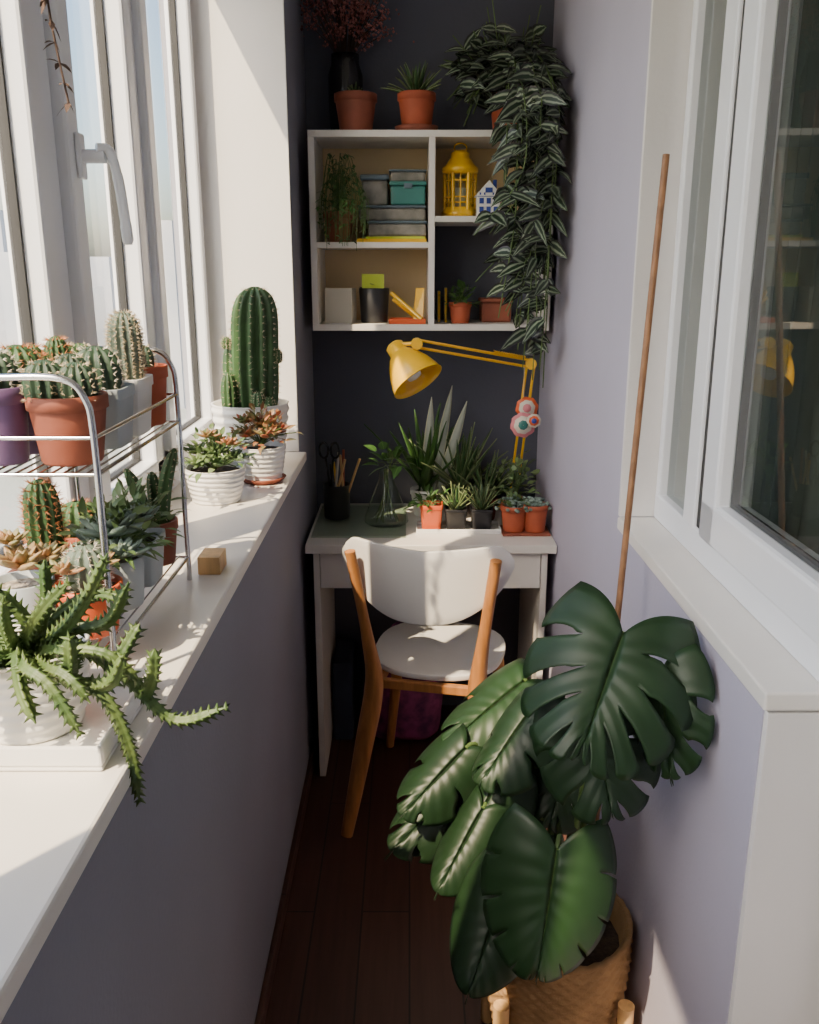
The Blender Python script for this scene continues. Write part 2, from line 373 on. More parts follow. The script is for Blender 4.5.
# ---------------------------------------------------------------- furniture
dk = grp('desk', (.06, 2.60, 0))
boxes('top', [((-.355, -.23, .725), (.357, .235, .75))], M_lam, dk, .002)
boxes('side_panels', [((-.335, -.21, .0005), (-.317, .23, .7245)), ((.317, -.21, .0005), (.335, .23, .7245))], M_lam, dk, .001)
boxes('drawer_front', [((-.315, -.212, .615), (.315, -.196, .720))], M_lam, dk, .0015)
boxes('rear_rail', [((-.317, .20, .60), (.317, .215, .7245))], M_lam, dk, .001)

ch = grp('dining_chair', (.085, 2.335, 0), math.radians(-12))
s = MB(); rows = []
def seat_r(a):
    ca, sa = math.cos(a), math.sin(a); n = 2.6
    rx, ry = .185+.012*sa, .19
    return 1/((abs(ca)/rx)**n+(abs(sa)/ry)**n)**(1/n)
def seat_z(x, y): return .452+.10*(x*x)*1.2 - .012*math.cos(y/.19*1.4)
for k in range(11):
    f = k/10; row = []
    for j in range(48):
        a = 2*PI*j/48; r = seat_r(a)*max(f, .001); x, y = r*math.cos(a), r*math.sin(a)
        row.append((x, y, seat_z(x, y)))
    rows.append(row)
s.grid(list(reversed(rows)), True); s.build('seat', M_chairw, ch, solid=.016, bevel=.003)
s = MB(); rows = []; nb = 30
for i in range(9):
    b = i/8; row = []
    for j in range(nb+1):
        a = -1+2*j/nb; aa = abs(a)
        top = .828 - .045*max(0, (aa-.80)/.2)**2.2 + .014*aa
        bot = .632 + .125*aa**2.6 + .02*max(0, (aa-.8)/.2)**2
        z = bot+(top-bot)*b
        row.append((.222*a, -.262+.075*a*a-.03*(z-.64), z))
    rows.append(row)
s.grid(rows); s.build('backrest', M_chairw, ch, solid=.011, bevel=.003)
for sx, nm in ((-1, 'left'), (1, 'right')):
    l = MB(); p = smooth_path([(sx*.203, -.285, .0), (sx*.165, -.232, .25), (sx*.140, -.208, .42), (sx*.150, -.222, .55), (sx*.185, -.262, .815)], 5)
    n = len(p); l.tube(p, [.013+.011*math.sin(PI*min(1, i/(n-1)*1.15+.05)) for i in range(n)], 10, up=(sx, .3, 0), flat=1.15)
    l.build('rear_leg_'+nm, M_wood, ch)
    l = MB(); p = smooth_path([(sx*.195, .20, .0), (sx*.165, .165, .25), (sx*.145, .14, .436)], 5)
    n = len(p); l.tube(p, [.013+.009*i/(n-1) for i in range(n)], 10); l.build('front_leg_'+nm, M_wood, ch)
boxes('apron', [((-.14, -.20, .410), (.14, -.180, .436)), ((-.14, .125, .405), (.14, .15, .436)), ((-.145, -.19, .405), (-.125, .14, .436)), ((.125, -.19, .405), (.145, .14, .436))], M_wood, ch, .003)

# bag + box under desk
bg = grp('fabric_bag', (-.02, 2.705, 0)); s = MB()
prof = [(.001, 0.001), (.10, .001), (.125, .03), (.13, .15), (.115, .26), (.07, .31), (.001, .32)]
s.lathe(prof, 28, fn=lambda a, z: 1/(abs(math.cos(a))**4+abs(math.sin(a))**4)**.25*(1+.03*math.sin(5*a+z*20)))
s.build('bag_body', M_bag, bg)
s = MB(); s.tube(smooth_path([(-.05, -.02, .29), (-.03, -.03, .38), (.03, -.03, .38), (.05, -.02, .29)]), .006, 6); s.build('handle', M_bag, bg)
boxes('storage_box', [((-.250, 2.60, .001), (-.185, 2.8, .28))], M_bagd, bevel=.01)

# wall shelf
sh = grp('wall_shelf', (.0625, 2.72, 1.33))
x0, x1, yf, yb, zt = -.3425, .3425, -.12, .1295, .54; t = .018; dv = 0.0
boxes('carcass', [((x0, yf, 0), (x1, yb, t)), ((x0, yf, zt-t), (x1, yb, zt)), ((x0, yf, t), (x0+t, yb, zt-t)), ((x1-t, yf, t), (x1, yb, zt-t)),
                  ((dv-.009, yf, t), (dv+.009, yb, zt-t)), ((x0+t, yf, .230), (dv-.009, yb, .246)), ((dv+.009, yf, .300), (x1-t, yb, .316))], M_lam, sh, .0012)
boxes('back_panel', [((x0+t, yb-.006, t), (dv-.009, yb-.001, zt-t)), ((dv+.009, yb-.006, .316), (x1-t, yb-.001, zt-t))], M_lamlit, sh, 0)
ZT = 1.8705
# ---------------------------------------------------------------- plant helpers
def pot(name, loc, r, h, m, style='terra', soil=M_soil, rz=0):
    root = grp(name, loc, rz); s = MB(); rb = r*.72
    if style == 'terra':
        prof = [(.001, 0), (rb, 0), (rb+.002, .003), (r*.93, h*.78), (r*.93, h*.79), (r, h*.80), (r, h*.99), (r*.97, h), (r*.90, h), (r*.89, h*.80), (.001, h*.80)]
    elif style == 'straight':
        prof = [(.001, 0), (r*.86, 0), (r*.88, .003), (r, h*.98), (r*.97, h), (r*.92, h*.99), (r*.90, h*.84), (.001, h*.84)]
    elif style == 'bowl':
        prof = [(.001, 0), (r*.62, 0), (r*.66, .004), (r*.86, h*.35), (r*.97, h*.75), (r, h), (r*.95, h), (r*.90, h*.82), (.001, h*.82)]
    elif style == 'ribbed':
        prof = [(.001, 0), (r*.74, 0)]; n = 40
        for i in range(n+1):
            q = i/n; prof.append((r*(.76+.24*q**.7)*(1+.022*math.sin(q*2*PI*7)), h*q))
        prof += [(r*.93, h), (r*.90, h*.84), (.001, h*.84)]
    s.lathe(prof, 40); s.build('pot', m, root)
    s = MB(); s.lathe([(.001, h*.86), (r*.5, h*.865), (r*.905, h*.85)], 20, fn=lambda a, z: 1); s.build('soil', soil, root)
    return root
def sqpot(name, loc, w, h, m, soil=M_soil, rz=0):
    root = grp(name, loc, rz); s = MB(); rows = []
    for (q, z) in ((.001, 0), (.80, 0), (.82, .003), (.95, h*.82), (1.0, h*.83), (1.0, h), (.93, h), (.90, h*.82), (.001, h*.82)):
        row = []
        for j in range(32):
            a = 2*PI*j/32; k = 1/(abs(math.cos(a))**8+abs(math.sin(a))**8)**(1/8)
            row.append((q*w/2*k*math.cos(a), q*w/2*k*math.sin(a), z))
        rows.append(row)
    s.grid(rows, True); s.build('pot', m, root, bevel=.001)
    s = MB(); s.lathe([(.001, h*.86), (w*.44, h*.85)], 16); s.build('soil', soil, root); return root

def cactus(B, S, c, r, h, ribs=10, p=6., n=14, sp=5, sl=.010, depth=.2, lean=(0, 0), base=-.85, w=.0011):
    c = V(c); rows = []; seg = ribs*6
    def prof(t):
        u = base+(1-base)*t
        return r*max(.02, (1-abs(u)**p))**.5
    def pos(a, t, rr): return c+V((rr*math.cos(a)+lean[0]*t*t, rr*math.sin(a)+lean[1]*t*t, h*t))
    nz = 20
    for i in range(nz+1):
        t = 1-(1-i/nz)**1.3; row = []
        for j in range(seg):
            a = 2*PI*j/seg; rr = prof(t)*(1-depth*(.5-.5*math.cos(ribs*a)))
            row.append(pos(a, t, rr))
        rows.append(row)
    B.grid(rows, True)
    for k in range(ribs):
        a = 2*PI*k/ribs
        for i in range(n):
            t = (i+.5+R.uniform(-.1, .1))/n; rr = prof(t); P = pos(a, t, rr*.99)
            rad = V((math.cos(a), math.sin(a), .15+max(0, t-.75)*3))
            for q in range(sp):
                d = rad+V((R.uniform(-.9, .9), R.uniform(-.9, .9), R.uniform(-.8, .8))); S.spine(P, d, sl*R.uniform(.6, 1.2), w)
def add_cactus(root, c, r, h, m=M_cact, ms=M_spine, **k):
    B, S = MB(), MB(); cactus(B, S, c, r, h, **k); B.build('cactus_body', m, root); S.build('spines', ms, root, smooth=False)
def rosette(B, c, r, n=18, fat=.22, up=.0, pw=1.0, mi=0):
    c = V(c)
    for k in range(n):
        f = (k+1)/n; a = k*2.39996; el = math.radians(80-70*f+up)
        d = V((math.cos(a)*math.cos(el), math.sin(a)*math.cos(el), math.sin(el))); L = r*(.35+.65*f)
        side = V((-math.sin(a), math.cos(a), 0)); nn = d.cross(side)
        pts = [c+d*(L*q)+V((0, 0, L*.12*q*q)) for q in (0, .3, .6, .85, 1)]
        B.tube(pts, [L*fat*.6, L*fat*1.0, L*fat*1.15, L*fat*.75, L*.03], 7, mi, flat=.42, up=tuple(nn) if nn.length > .01 else None)
def add_rosettes(root, lst, m, n=18, fat=.22):
    B = MB()
    for c, r in lst: rosette(B, c, r, n, fat)
    B.build('succulent_leaves', m, root)
def fit(root, P, d, L):
    """keep a leaf of length L inside the room faces"""
    w = root.location + V(P); d = V(d).normalized()
    if w.y + d.y*L > 2.84: d.y = -abs(d.y)
    if w.x + d.x*L > .412: d.x = -abs(d.x)
    return d
def aloe(root, c, L, n, m=M_aloe, spread=1., W=.02, name='leaves'):
    B = MB(); c = V(c)
    for k in range(n):
        a = k*2.4+R.uniform(-.3, .3); f = k/n; el = math.radians(R.uniform(78, 86)-45*f*spread)
        d = V((math.cos(a)*math.cos(el), math.sin(a)*math.cos(el), math.sin(el))); LL = L*R.uniform(.7, 1.05)
        d = fit(root, c, d, LL); nn = V((-d.x, -d.y, .4))
        B.leaf(c+V((math.cos(a), math.sin(a), 0))*.006, d, nn, LL, W*R.uniform(.8, 1.2), .10*spread, 8, 0, .45, 'taper')
    B.build(name, m, root, solid=.0025)
def bush(root, c, r, n, L, W, m, droop=.3, name='foliage', zs=1., stems=True):
    B = MB(); S = MB(); c = V(c)
    for k in range(n):
        a = R.uniform(0, 2*PI); el = math.radians(R.uniform(5, 85))
        d = V((math.cos(a)*math.cos(el), math.sin(a)*math.cos(el), math.sin(el)*zs)); q = r*R.uniform(.35, 1)
        d = fit(root, c, d, q+.02)
        P = c+d*q
        if stems and k % 4 == 0: S.tube([c, c+d*q*.5+V((0, 0, .01)), P], .0012, 4)
        dd = fit(root, P, d+V((R.uniform(-.7, .7), R.uniform(-.7, .7), R.uniform(-.5, .5))), L*1.2)
        B.leaf(P, dd, V((R.uniform(-.3, .3), R.uniform(-.3, .3), 1)), L*R.uniform(.6, 1.2), W*R.uniform(.7, 1.2), droop, 5)
    B.build(name, m, root)
    if S.f: S.build('stems', M_stem, root)
def beads(root, c, r, n, m, br=.006, zs=.7):
    B = MB(); c = V(c)
    for k in range(n):
        a = R.uniform(0, 2*PI); el = math.radians(R.uniform(0, 90)); q = r*R.uniform(.4, 1)
        P = c+V((math.cos(a)*math.cos(el)*q, math.sin(a)*math.cos(el)*q, math.sin(el)*q*zs))
        B.lathe([(br*math.sin(PI*(i*.98+.01)/5)+1e-4, -br*math.cos(PI*i/5)*.8) for i in range(6)], 7, P)
        if k % 3 == 0: B.tube([c, P], .001, 4)
    B.build('bead_leaves', m, root)

# ---------------------------------------------------------------- shelf top plants
vs = grp('flower_vase', (-.185, 2.785, ZT)); s = MB()
s.lathe([(.001, 0), (.035, 0), (.047, .03), (.05, .11), (.050, .17), (.040, .20), (.040, .225), (.036, .225), (.034, .20), (.001, .15)], 28); s.build('vase', M_dark, vs)
D, T = MB(), MB()
for k in range(80):
    a = R.uniform(0, 2*PI); q = R.uniform(.2, 1); e = V((.150*q*math.cos(a)+.01, -.03+.055*q*math.sin(a)-.02*q, .225+R.uniform(.03, .20)))
    e.x = max(e.x, -.105); e.y = min(e.y, .05)
    T.tube(bez((0, 0, .17), (e.x*.3, e.y*.3, .26), e, 5), .0011, 4)
    for j in range(18):
        P = e+V((R.gauss(0, .015), R.gauss(-.01, .010), R.gauss(0, .016))); rr = R.uniform(.002, .005)
        D.lathe([(1e-4, -rr), (rr, 0), (1e-4, rr)], 5, P)
D.build('dried_blooms', M_dried, vs, smooth=False); T.build('stalks', M_twig, vs)
p = pot('potted_haworthia', (.02, 2.68, ZT+.010), .054, .095, M_terra); s = MB()
s.lathe([(.001, -.0095), (.055, -.0095), (.062, .008), (.058, .008), (.05, -.001), (.001, -.001)], 28); s.build('saucer', M_terraB, p); aloe(p, (0, 0, .08), .11, 34, W=.017, spread=1.35)
p = pot('terracotta_planter', (-.150, 2.665, ZT), .060, .10, M_terraB); aloe(p, (0, 0, .085), .05, 10, W=.012)

tp = pot('trailing_inch_plant', (.285, 2.70, ZT), .062, .11, M_terra)
def vine_leaves(B, S, pts, L=.078, W=.036, step=2, k0=0):
    S.tube(pts, .0016, 5)
    ph = R.uniform(0, 2*PI)
    for i in range(0, len(pts)-1, step):
        t = (pts[i+1]-pts[i]).normalized(); a = ph+i*1.35
        for q in range(2):
            aa = a+q*PI+R.uniform(-.8, .8)
            rad = V((math.cos(aa), math.sin(aa), 0)); d = rad*1.1+t*R.uniform(-.1, .8)+V((0, -.25, .05))
            LL = L*R.uniform(.55, 1.15); d = fit(tp, pts[i], d, LL)
            B.leaf(pts[i], d, V((R.uniform(-.8, .8), -.9, R.uniform(-.2, .9))), LL, W*R.uniform(.75, 1.15), R.uniform(.1, .4), 5, 0, .22)
B, S = MB(), MB(); o = V((.285, 2.70, ZT))
zl_ = [1.20, 1.24, 1.28, 1.32, 1.36, 1.38, 1.40, 1.42, 1.44, 1.46, 1.50, 1.52, 1.54, 1.58, 1.62, 1.66, 1.72, 1.78]
for k in range(36):
    ex = R.uniform(.250, .375); ey = R.uniform(2.36, 2.54); ez = zl_[k % 18]+R.uniform(-.02, .02)
    top = R.uniform(1.99, 2.09); fx = ex
    if ez < 1.34: ex = R.uniform(.31, .375); fx = ex+R.uniform(-.02, .01)
    elif ez < 1.60: fx = R.uniform(.15, .30) if k % 2 else R.uniform(.25, .375)
    pts = smooth_path([o+V((0, 0, .09)), V(((o.x+ex)/2, 2.64, top)), V((ex, ey+.02, 1.93)), V((min(.38, ex), ey-.02, max(ez+.08, (1.93+ez)/2-.02))), V((min(.38, fx), ey, ez))], 6)
    vine_leaves(B, S, [p_-o for p_ in pts])
for k in range(44):   # upright and sideways shoots
    ex = o.x+R.uniform(-.20, .09); ey = o.y-R.uniform(-.06, .14); ez = R.uniform(1.94, 2.20)
    if ex < .2: ez = min(ez, 2.12)-R.uniform(0, .08)
    pts = smooth_path([o+V((0, 0, .09)), V(((o.x+ex)/2, (o.y+ey)/2, 2.03)), V((ex, ey, ez))], 5)
    vine_leaves(B, S, [p_-o for p_ in pts])
B.build('striped_leaves', M_trad, tp); S.build('vines', M_stem, tp)

# ---------------------------------------------------------------- shelf contents
zl1, zl2 = 1.33+.0185, 1.33+.2465; zr1, zr2 = 1.33+.0185, 1.33+.3165
def lidbox(name, loc, w, d, hh, m, ml):
    g = grp(name, loc); boxes('bin', [((-w/2, -d/2, 0), (w/2, d/2, hh*.82))], m, g, .006); boxes('lid', [((-w/2-.004, -d/2-.004, hh*.82), (w/2+.004, d/2+.004, hh))], ml, g, .004); return g
lidbox('storage_bin', (-.035, 2.72, zl2+.0165), .165, .17, .042, M_clearg, M_clearb)
boxes('book_stack', [((-.15, 2.62, zl2), (.048, 2.80, zl2+.009)), ((-.125, 2.635, zl2+.0092), (.045, 2.80, zl2+.016), 1)], [M_yellow, M_lime], bevel=.001)
lidbox('storage_bin', (-.05, 2.72, zl2+.059), .19, .15, .042, M_clearg, M_clearb)
sb = lidbox('sewing_box', (-.004, 2.70, zl2+.1015), .098, .11, .064, M_teal, M_teal); s = MB(); s.box((-.012, -.061, .045), (.012, -.056, .058)); s.build('clasp', M_clearb, sb, False)
lidbox('storage_bin', (-.005, 2.73, zl2+.166), .10, .10, .034, M_clearg, M_clearb)
lidbox('storage_bin', (-.10, 2.73, zl2+.1015), .075, .11, .085, M_clearg, M_clearb)
p = pot('trailing_string_plant', (-.205, 2.68, zl2), .045, .085, M_terraB)
B, S = MB(), MB(); o = V((-.205, 2.68, zl2))
for k in range(46):
    ex = o.x+R.uniform(-.05, .09); ey = R.uniform(2.560, 2.590); ez = zl2+R.uniform(-.03, .09)
    pts = smooth_path([o+V((0, 0, .075)), V(((ex+o.x)/2, 2.64, zl2+R.uniform(.12, .24))), V((ex, ey, zl2+.11)), V((ex, ey-.005, ez))], 7); pts = [q-o for q in pts]
    S.tube(pts, .0009, 4)
    for q in pts[::2]:
        B.leaf(q, (R.uniform(-1, 1), R.uniform(-1, .2), R.uniform(-.6, .8)), (0, 0, 1), .017, .009, .2, 3)
B.build('fine_leaves', M_green, p); S.build('strands', M_stem, p)
p = pot('black_planter', (-.105, 2.69, zl1), .045, .10, M_black, 'straight'); s = MB(); s.box((-.035, -.02, .07), (.03, -.016, .14)); s.build('plant_tag', M_lime, p, False)
bush(p, (0, .01, .08), .04, 20, .03, .018, M_green)
cg = grp('greeting_card', (-.205, 2.665, zl1)); s = MB(); s.poly([(-.045, 0, 0), (.035, -.02, 0), (.035, -.005, .10), (-.045, .015, .10)]); s.poly([(.035, -.02, 0), (.045, .05, 0), (.045, .05, .10), (.035, -.005, .10)]); s.build('card', M_card, cg, False, solid=.0012)
tb = grp('desk_tray', (-.005, 2.655, zl1)); boxes('tray', [((-.055, -.045, 0), (.052, .045, .004)), ((-.055, -.045, .004), (.052, -.041, .014)), ((-.055, .041, .004), (.052, .045, .014)), ((-.055, -.041, .004), (-.051, .041, .014)), ((.048, -.041, .004), (.052, .041, .014))], M_orange, tb, .001)
s = MB(); s.tube([(-.048, .03, .085), (.040, -.03, .012)], .007, 6); s.tube([(-.043, .0, .07), (.03, .02, .010)], .006, 6); s.build('markers', M_yellow, tb)
s = MB(); s.poly([(.015, .0, .006), (.045, -.005, .006), (.048, .01, .10), (.024, .012, .10)]); s.build('set_square', M_yellow, tb, False, solid=.004)
la = grp('metal_lantern', (.145, 2.69, zr2)); s = MB()
s.lathe([(.001, 0), (.052, 0), (.052, .014), (.045, .022), (.045, .028), (.001, .028)], 6)
s.lathe([(.001, .118), (.048, .118), (.052, .124), (.052, .134), (.040, .144), (.032, .158), (.027, .161), (.027, .173), (.016, .181), (.001, .183)], 24)
for k in range(6):
    a = 2*PI*k/6; s.tube([(.042*math.cos(a), .042*math.sin(a), .02), (.044*math.cos(a), .044*math.sin(a), .12)], .0055, 6)
    b_ = a+PI/6; s.tube([(.037*math.cos(b_), .037*math.sin(b_), .02), (.038*math.cos(b_), .038*math.sin(b_), .12)], .0022, 5)
for z in (.040, .055, .10):
    s.tube([(.0425*math.cos(2*PI*k/6), .0425*math.sin(2*PI*k/6), z) for k in range(7)], .0026, 5, up=(0, 0, 1))
s.tube([(.018*math.cos(q), 0, .188+.013*math.sin(q)) for q in [i*2*PI/16 for i in range(17)]], .002, 6, up=(0, 1, 0))
s.build('frame', M_yellow, la, bevel=0)
s = MB(); s.lathe([(.035, .028), (.035, .118)], 6); s.build('panes', M_glassf, la, False)
s = MB(); s.lathe([(.001, .028), (.020, .028), (.020, .08), (.001, .08)], 16); s.build('candle', M_card, la)
ho = grp('house_candle_holder', (.222, 2.635, zr2)); s = MB()
s.box((-.032, -.025, 0), (.032, .025, .055)); s.build('walls', M_porc, ho, False, bevel=.001)
s = MB(); s.poly([(-.038, -.028, .053), (.038, -.028, .053), (0, -.028, .095)]); s.poly([(-.038, .028, .053), (0, .028, .095), (.038, .028, .053)])
s.poly([(-.038, -.028, .053), (0, -.028, .095), (0, .028, .095), (-.038, .028, .053)]); s.poly([(.038, -.028, .053), (.038, .028, .053), (0, .028, .095), (0, -.028, .095)]); s.build('roof', M_porc, ho, False)
s = MB()
for x in (-.02, 0, .02):
    for z in (.010, .033): s.box((x-.006, -.0265, z), (x+.006, -.0245, z+.015))
s.box((-.032, -.0265, .0515), (.032, -.0245, .0545)); s.box((-.010, -.030, .062), (.010, -.0278, .075))
for x in (-.024, -.012, .012, .024): s.box((x-.002, -.030, .056), (x+.002, -.0278, .062))
s.box((.014, .0, .07), (.024, .012, .098)); s.build('painted_windows', M_blue, ho, False)
p = pot('small_potted_succulent', (.150, 2.665, zr1), .034, .06, M_terra); bush(p, (0, 0, .05), .055, 50, .034, .014, M_green)
boxes('picture_frame', [((.085, 2.70, zr1), (.092, 2.76, zr1+.09)), ((.105, 2.70, zr1), (.112, 2.76, zr1+.10))], M_yellow, bevel=.001)
lidbox('red_tin', (.26, 2.74, zr1), .09, .08, .07, M_terraB, M_terraB)

# ---------------------------------------------------------------- desk items
ZD = .7505
boxes('glass_cutting_board', [((-.285, 2.44, ZD), (-.01, 2.80, ZD+.006))], M_plate, bevel=.001)
ZG = ZD+.0065
pc = grp('pencil_cup', (-.225, 2.64, ZG)); s = MB()
s.lathe([(.001, 0), (.037, 0), (.040, .004), (.041, .105), (.043, .108), (.038, .105), (.036, .006), (.001, .006)], 28); s.build('cup', M_black, pc)
for k, (m, x, y, h2) in enumerate(((M_woodL, .05, -.03, .19), (M_card, .02, .03, .20), (M_black, -.01, .0, .17), (M_woodL, .105, -.02, .19), (M_yellow, .0, .03, .17), (M_terra, .04, .02, .21), (M_woodL, .03, -.01, .20))):
    s = MB(); s.tube([(x*.1-.02+.007*k, y*.1, .01), (x*.8-.01, y, h2)], .0038, 6); s.build('pencil_%d' % (k+1), m, pc)
s = MB()
for sx in (-1, 1):
    s.tube([(-.018+sx*.017+.017*math.cos(q)*.8, -.015, .215+.024*math.sin(q)) for q in [i*2*PI/14 for i in range(15)]], .0035, 6, up=(0, 1, 0))
    s.tube([(-.018+sx*.012, -.015, .192), (-.018-sx*.004, -.012, .06)], .003, 6)
s.build('scissors', M_dark, pc)
fl = grp('glass_flask_vase', (-.070, 2.57, ZG)); s = MB()
s.lathe([(.001, .002), (.060, .002), (.067, .010), (.063, .03), (.032, .115), (.022, .14), (.022, .17), (.026, .175)], 36)
s.build('flask', M_glassf, fl); bush(fl, (0.01, 0, .17), .07, 26, .05, .026, M_green, name='cutting_leaves')
s = MB()
for k in range(12): s.tube(bez((R.uniform(-.04, .04), R.uniform(-.04, .04), .012), (0, 0, .08), (R.uniform(-.006, .006), R.uniform(-.006, .006), .17), 5), .0017, 4)
s.build('cutting_stems', M_stem, fl)
# lamp
lp = grp('desk_lamp', (.335, 2.775, ZD)); O = V((.335, 2.775, ZD)); s = MB()
s.lathe([(.001, 0), (.050, 0), (.050, .014), (.042, .022), (.001, .024)], 32); s.build('base', M_yellow, lp)
elb = V((.355, 2.60, 1.235)); hd = V((.02, 2.45, 1.305)); s = MB()
def arm(a, b, off=.011):
    a, b = a-O, b-O; d = (b-a).normalized(); n_ = d.cross(V((0, 1, 0))).normalized()
    for q in (-off, off): s.tube([a+n_*q, b+n_*q], .0042, 8)
arm(O+V((0, 0, .03)), elb); arm(elb, hd, .010)
for P in (elb, hd, O+V((0, 0, .035))):
    Q = P-O; s.tube([Q+V((0, -.012, 0)), Q+V((0, .012, 0))], .016, 14)
d = (hd-elb).normalized()
for q in (-.02, .02):
    a = elb-O+V((0, q*.4, .016)); s.tube([a+d*(.02+.0012*i)+V((0, .004*math.cos(i*1.3), .004*math.sin(i*1.3))) for i in range(90)], .0011, 4)
s.build('arms', M_yellow, lp)
ax = V((.52, -.42, -.74)).normalized(); M3 = V((0, 0, 1)).rotation_difference(ax).to_matrix()
s = MB(); apex = V((-.045, 2.49, 1.300))-O
s.lathe([(.001, 0), (.019, 0), (.026, .006), (.027, .030), (.031, .036), (.036, .040), (.049, .060), (.062, .085), (.072, .115), (.075, .130), (.077, .132), (.0745, .133), (.070, .115), (.060, .085), (.046, .060), (.027, .042), (.001, .040)], 40, tuple(apex), M=M3)
s.tube([apex+V((.005, 0, 0)), hd-O], .006, 8); s.build('shade', M_yellow, lp)
s = MB(); s.lathe([(.001, .05), (.012, .05), (.014, .07), (.026, .095), (.02, .115), (.001, .122)], 20, tuple(apex), M=M3); s.build('bulb', M_bulb, lp)
hm = grp('hanging_ornament', (.325, 2.50, 1.12)); s = MB()
s.tube([(0, 0, .03), (.01, .09, .108)], .0008, 4); s.build('string', M_card, hm)
for k, (x, z, r, ms_) in enumerate(((.010, .0, .032, (M_orange, M_card, M_pink)), (.0, -.048, .036, (M_pink, M_card, M_teal)), (.030, -.035, .020, (M_card, M_orange, M_blue)))):
    for j, (f, m) in enumerate(zip((1, .72, .38), ms_)):
        s = MB(); s.lathe([(.001, -.0012), (r*f, -.0012), (r*f, .0012), (.001, .0012)], 24, (x, -.005*k-.0012*j, z), fn=lambda a, zz: 1+.05*math.sin(8*a), M=Matrix.Rotation(PI/2, 3, 'X')); s.build('paper_disc', m, hm)
# plants on desk
p = pot('potted_snake_plant', (.050, 2.70, ZD), .048, .085, M_porc); aloe(p, (0, 0, .075), .30, 20, W=.036, spread=.85, m=M_green)
B = MB()
for q in (-.02, .0, .02): B.leaf((q+.02, -.01, .075), (q*6+.18, .0, 1), (0, -1, .1), .34-abs(q)*2, .040, 0, 8, 0, .3, 'strap')
B.build('silver_leaves', M_sans, p, solid=.003)
ty = grp('plant_tray', (.145, 2.525, ZD)); boxes('tray', [((-.125, -.045, 0), (.125, .045, .004)), ((-.125, -.045, .004), (.125, -.042, .014)), ((-.125, .042, .004), (.125, .045, .014)), ((-.125, -.042, .004), (-.122, .042, .014)), ((.122, -.042, .004), (.125, .042, .014))], M_porc, ty, .001)
p = sqpot('orange_pot_succulent', (.065, 2.525, ZD+.0045), .068, .078, M_orange); bush(p, (0, 0, .06), .06, 40, .04, .014, M_green)
p = sqpot('black_pot_haworthia', (.138, 2.525, ZD+.0045), .068, .066, M_black); aloe(p, (0, 0, .05), .10, 24, W=.015)
p = sqpot('black_pot_aloe', (.214, 2.525, ZD+.0045), .068, .066, M_black); aloe(p, (0, 0, .05), .11, 22, W=.015)
p = pot('tall_potted_aloe', (.160, 2.69, ZD), .048, .08, M_black, 'straight'); aloe(p, (0, 0, .07), .27, 30, W=.027, spread=1.1)
p = pot('potted_agave', (.235, 2.645, ZD), .040, .07, M_terraB); aloe(p, (0, 0, .06), .20, 30, W=.018, spread=1.3)
ty = grp('brown_tray', (.327, 2.505, ZD)); boxes('tray', [((-.055, -.05, 0), (.085, .05, .006))], M_terraB, ty, .002)
p = pot('potted_jade_plant', (.308, 2.50, ZD+.0065), .041, .078, M_terra); beads(p, (0, 0, .065), .055, 60, M_succb, .006); bush(p, (0, 0, .06), .06, 40, .035, .014, M_succ)
p = pot('potted_stonecrop', (.370, 2.495, ZD+.0065), .038, .082, M_terra); beads(p, (0, 0, .07), .045, 100, M_succb, .0065)
p = pot('leafy_potted_succulent', (.325, 2.61, ZD), .036, .075, M_terraB); bush(p, (0, 0, .08), .11, 90, .035, .017, M_succ, zs=1.3)

# ---------------------------------------------------------------- sill plants (far)
zs = SZL+.0005
p = pot('barrel_cactus', (-.405, 2.23, zs), .098, .165, M_porc, 'ribbed'); add_cactus(p, (.015, 0, .135), .060, .315, ribs=12, p=5, n=20, sp=5, sl=.010, lean=(.01, 0), depth=.30)
for dx, dy, z0, r_, h_ in ((-.045, -.035, .135, .020, .11), (-.045, .02, .155, .024, .16), (.055, -.05, .135, .016, .05), (.074, -.01, .265, .014, .035), (-.050, -.01, .30, .012, .03), (.03, -.055, .15, .016, .05)):
    add_cactus(p, (dx, dy, z0), r_, h_, ribs=9, p=3, n=8, sp=4, sl=.007)
p = pot('succulent_bowl', (-.425, 1.88, zs), .066, .075, M_porc, 'ribbed')
add_rosettes(p, [((-.03, -.02, .085), .040), ((.02, -.03, .085), .040), ((.0, .02, .100), .042), ((.04, .02, .09), .034), ((-.045, .03, .10), .038)], M_succ, 16); bush(p, (0, 0, .07), .095, 130, .028, .012, M_succ, zs=.9)
add_rosettes(p, [((.035, -.01, .125), .032), ((-.01, .0, .140), .03)], M_succr, 14)
p = pot('red_succulent_bowl', (-.352, 2.06, zs+.008), .058, .080, M_porc, 'ribbed'); s = MB(); s.lathe([(.001, -.0075), (.045, -.0075), (.056, .004), (.052, .004), (.001, -.001)], 28); s.build('saucer', M_terraB, p)
add_rosettes(p, [((-.03, -.02, .105), .044), ((.02, -.03, .105), .042), ((.0, .02, .125), .046), ((.035, .02, .11), .038), ((-.04, .02, .13), .038)], M_succr, 16); bush(p, (0, 0, .08), .09, 130, .026, .012, M_succr, zs=1.0)

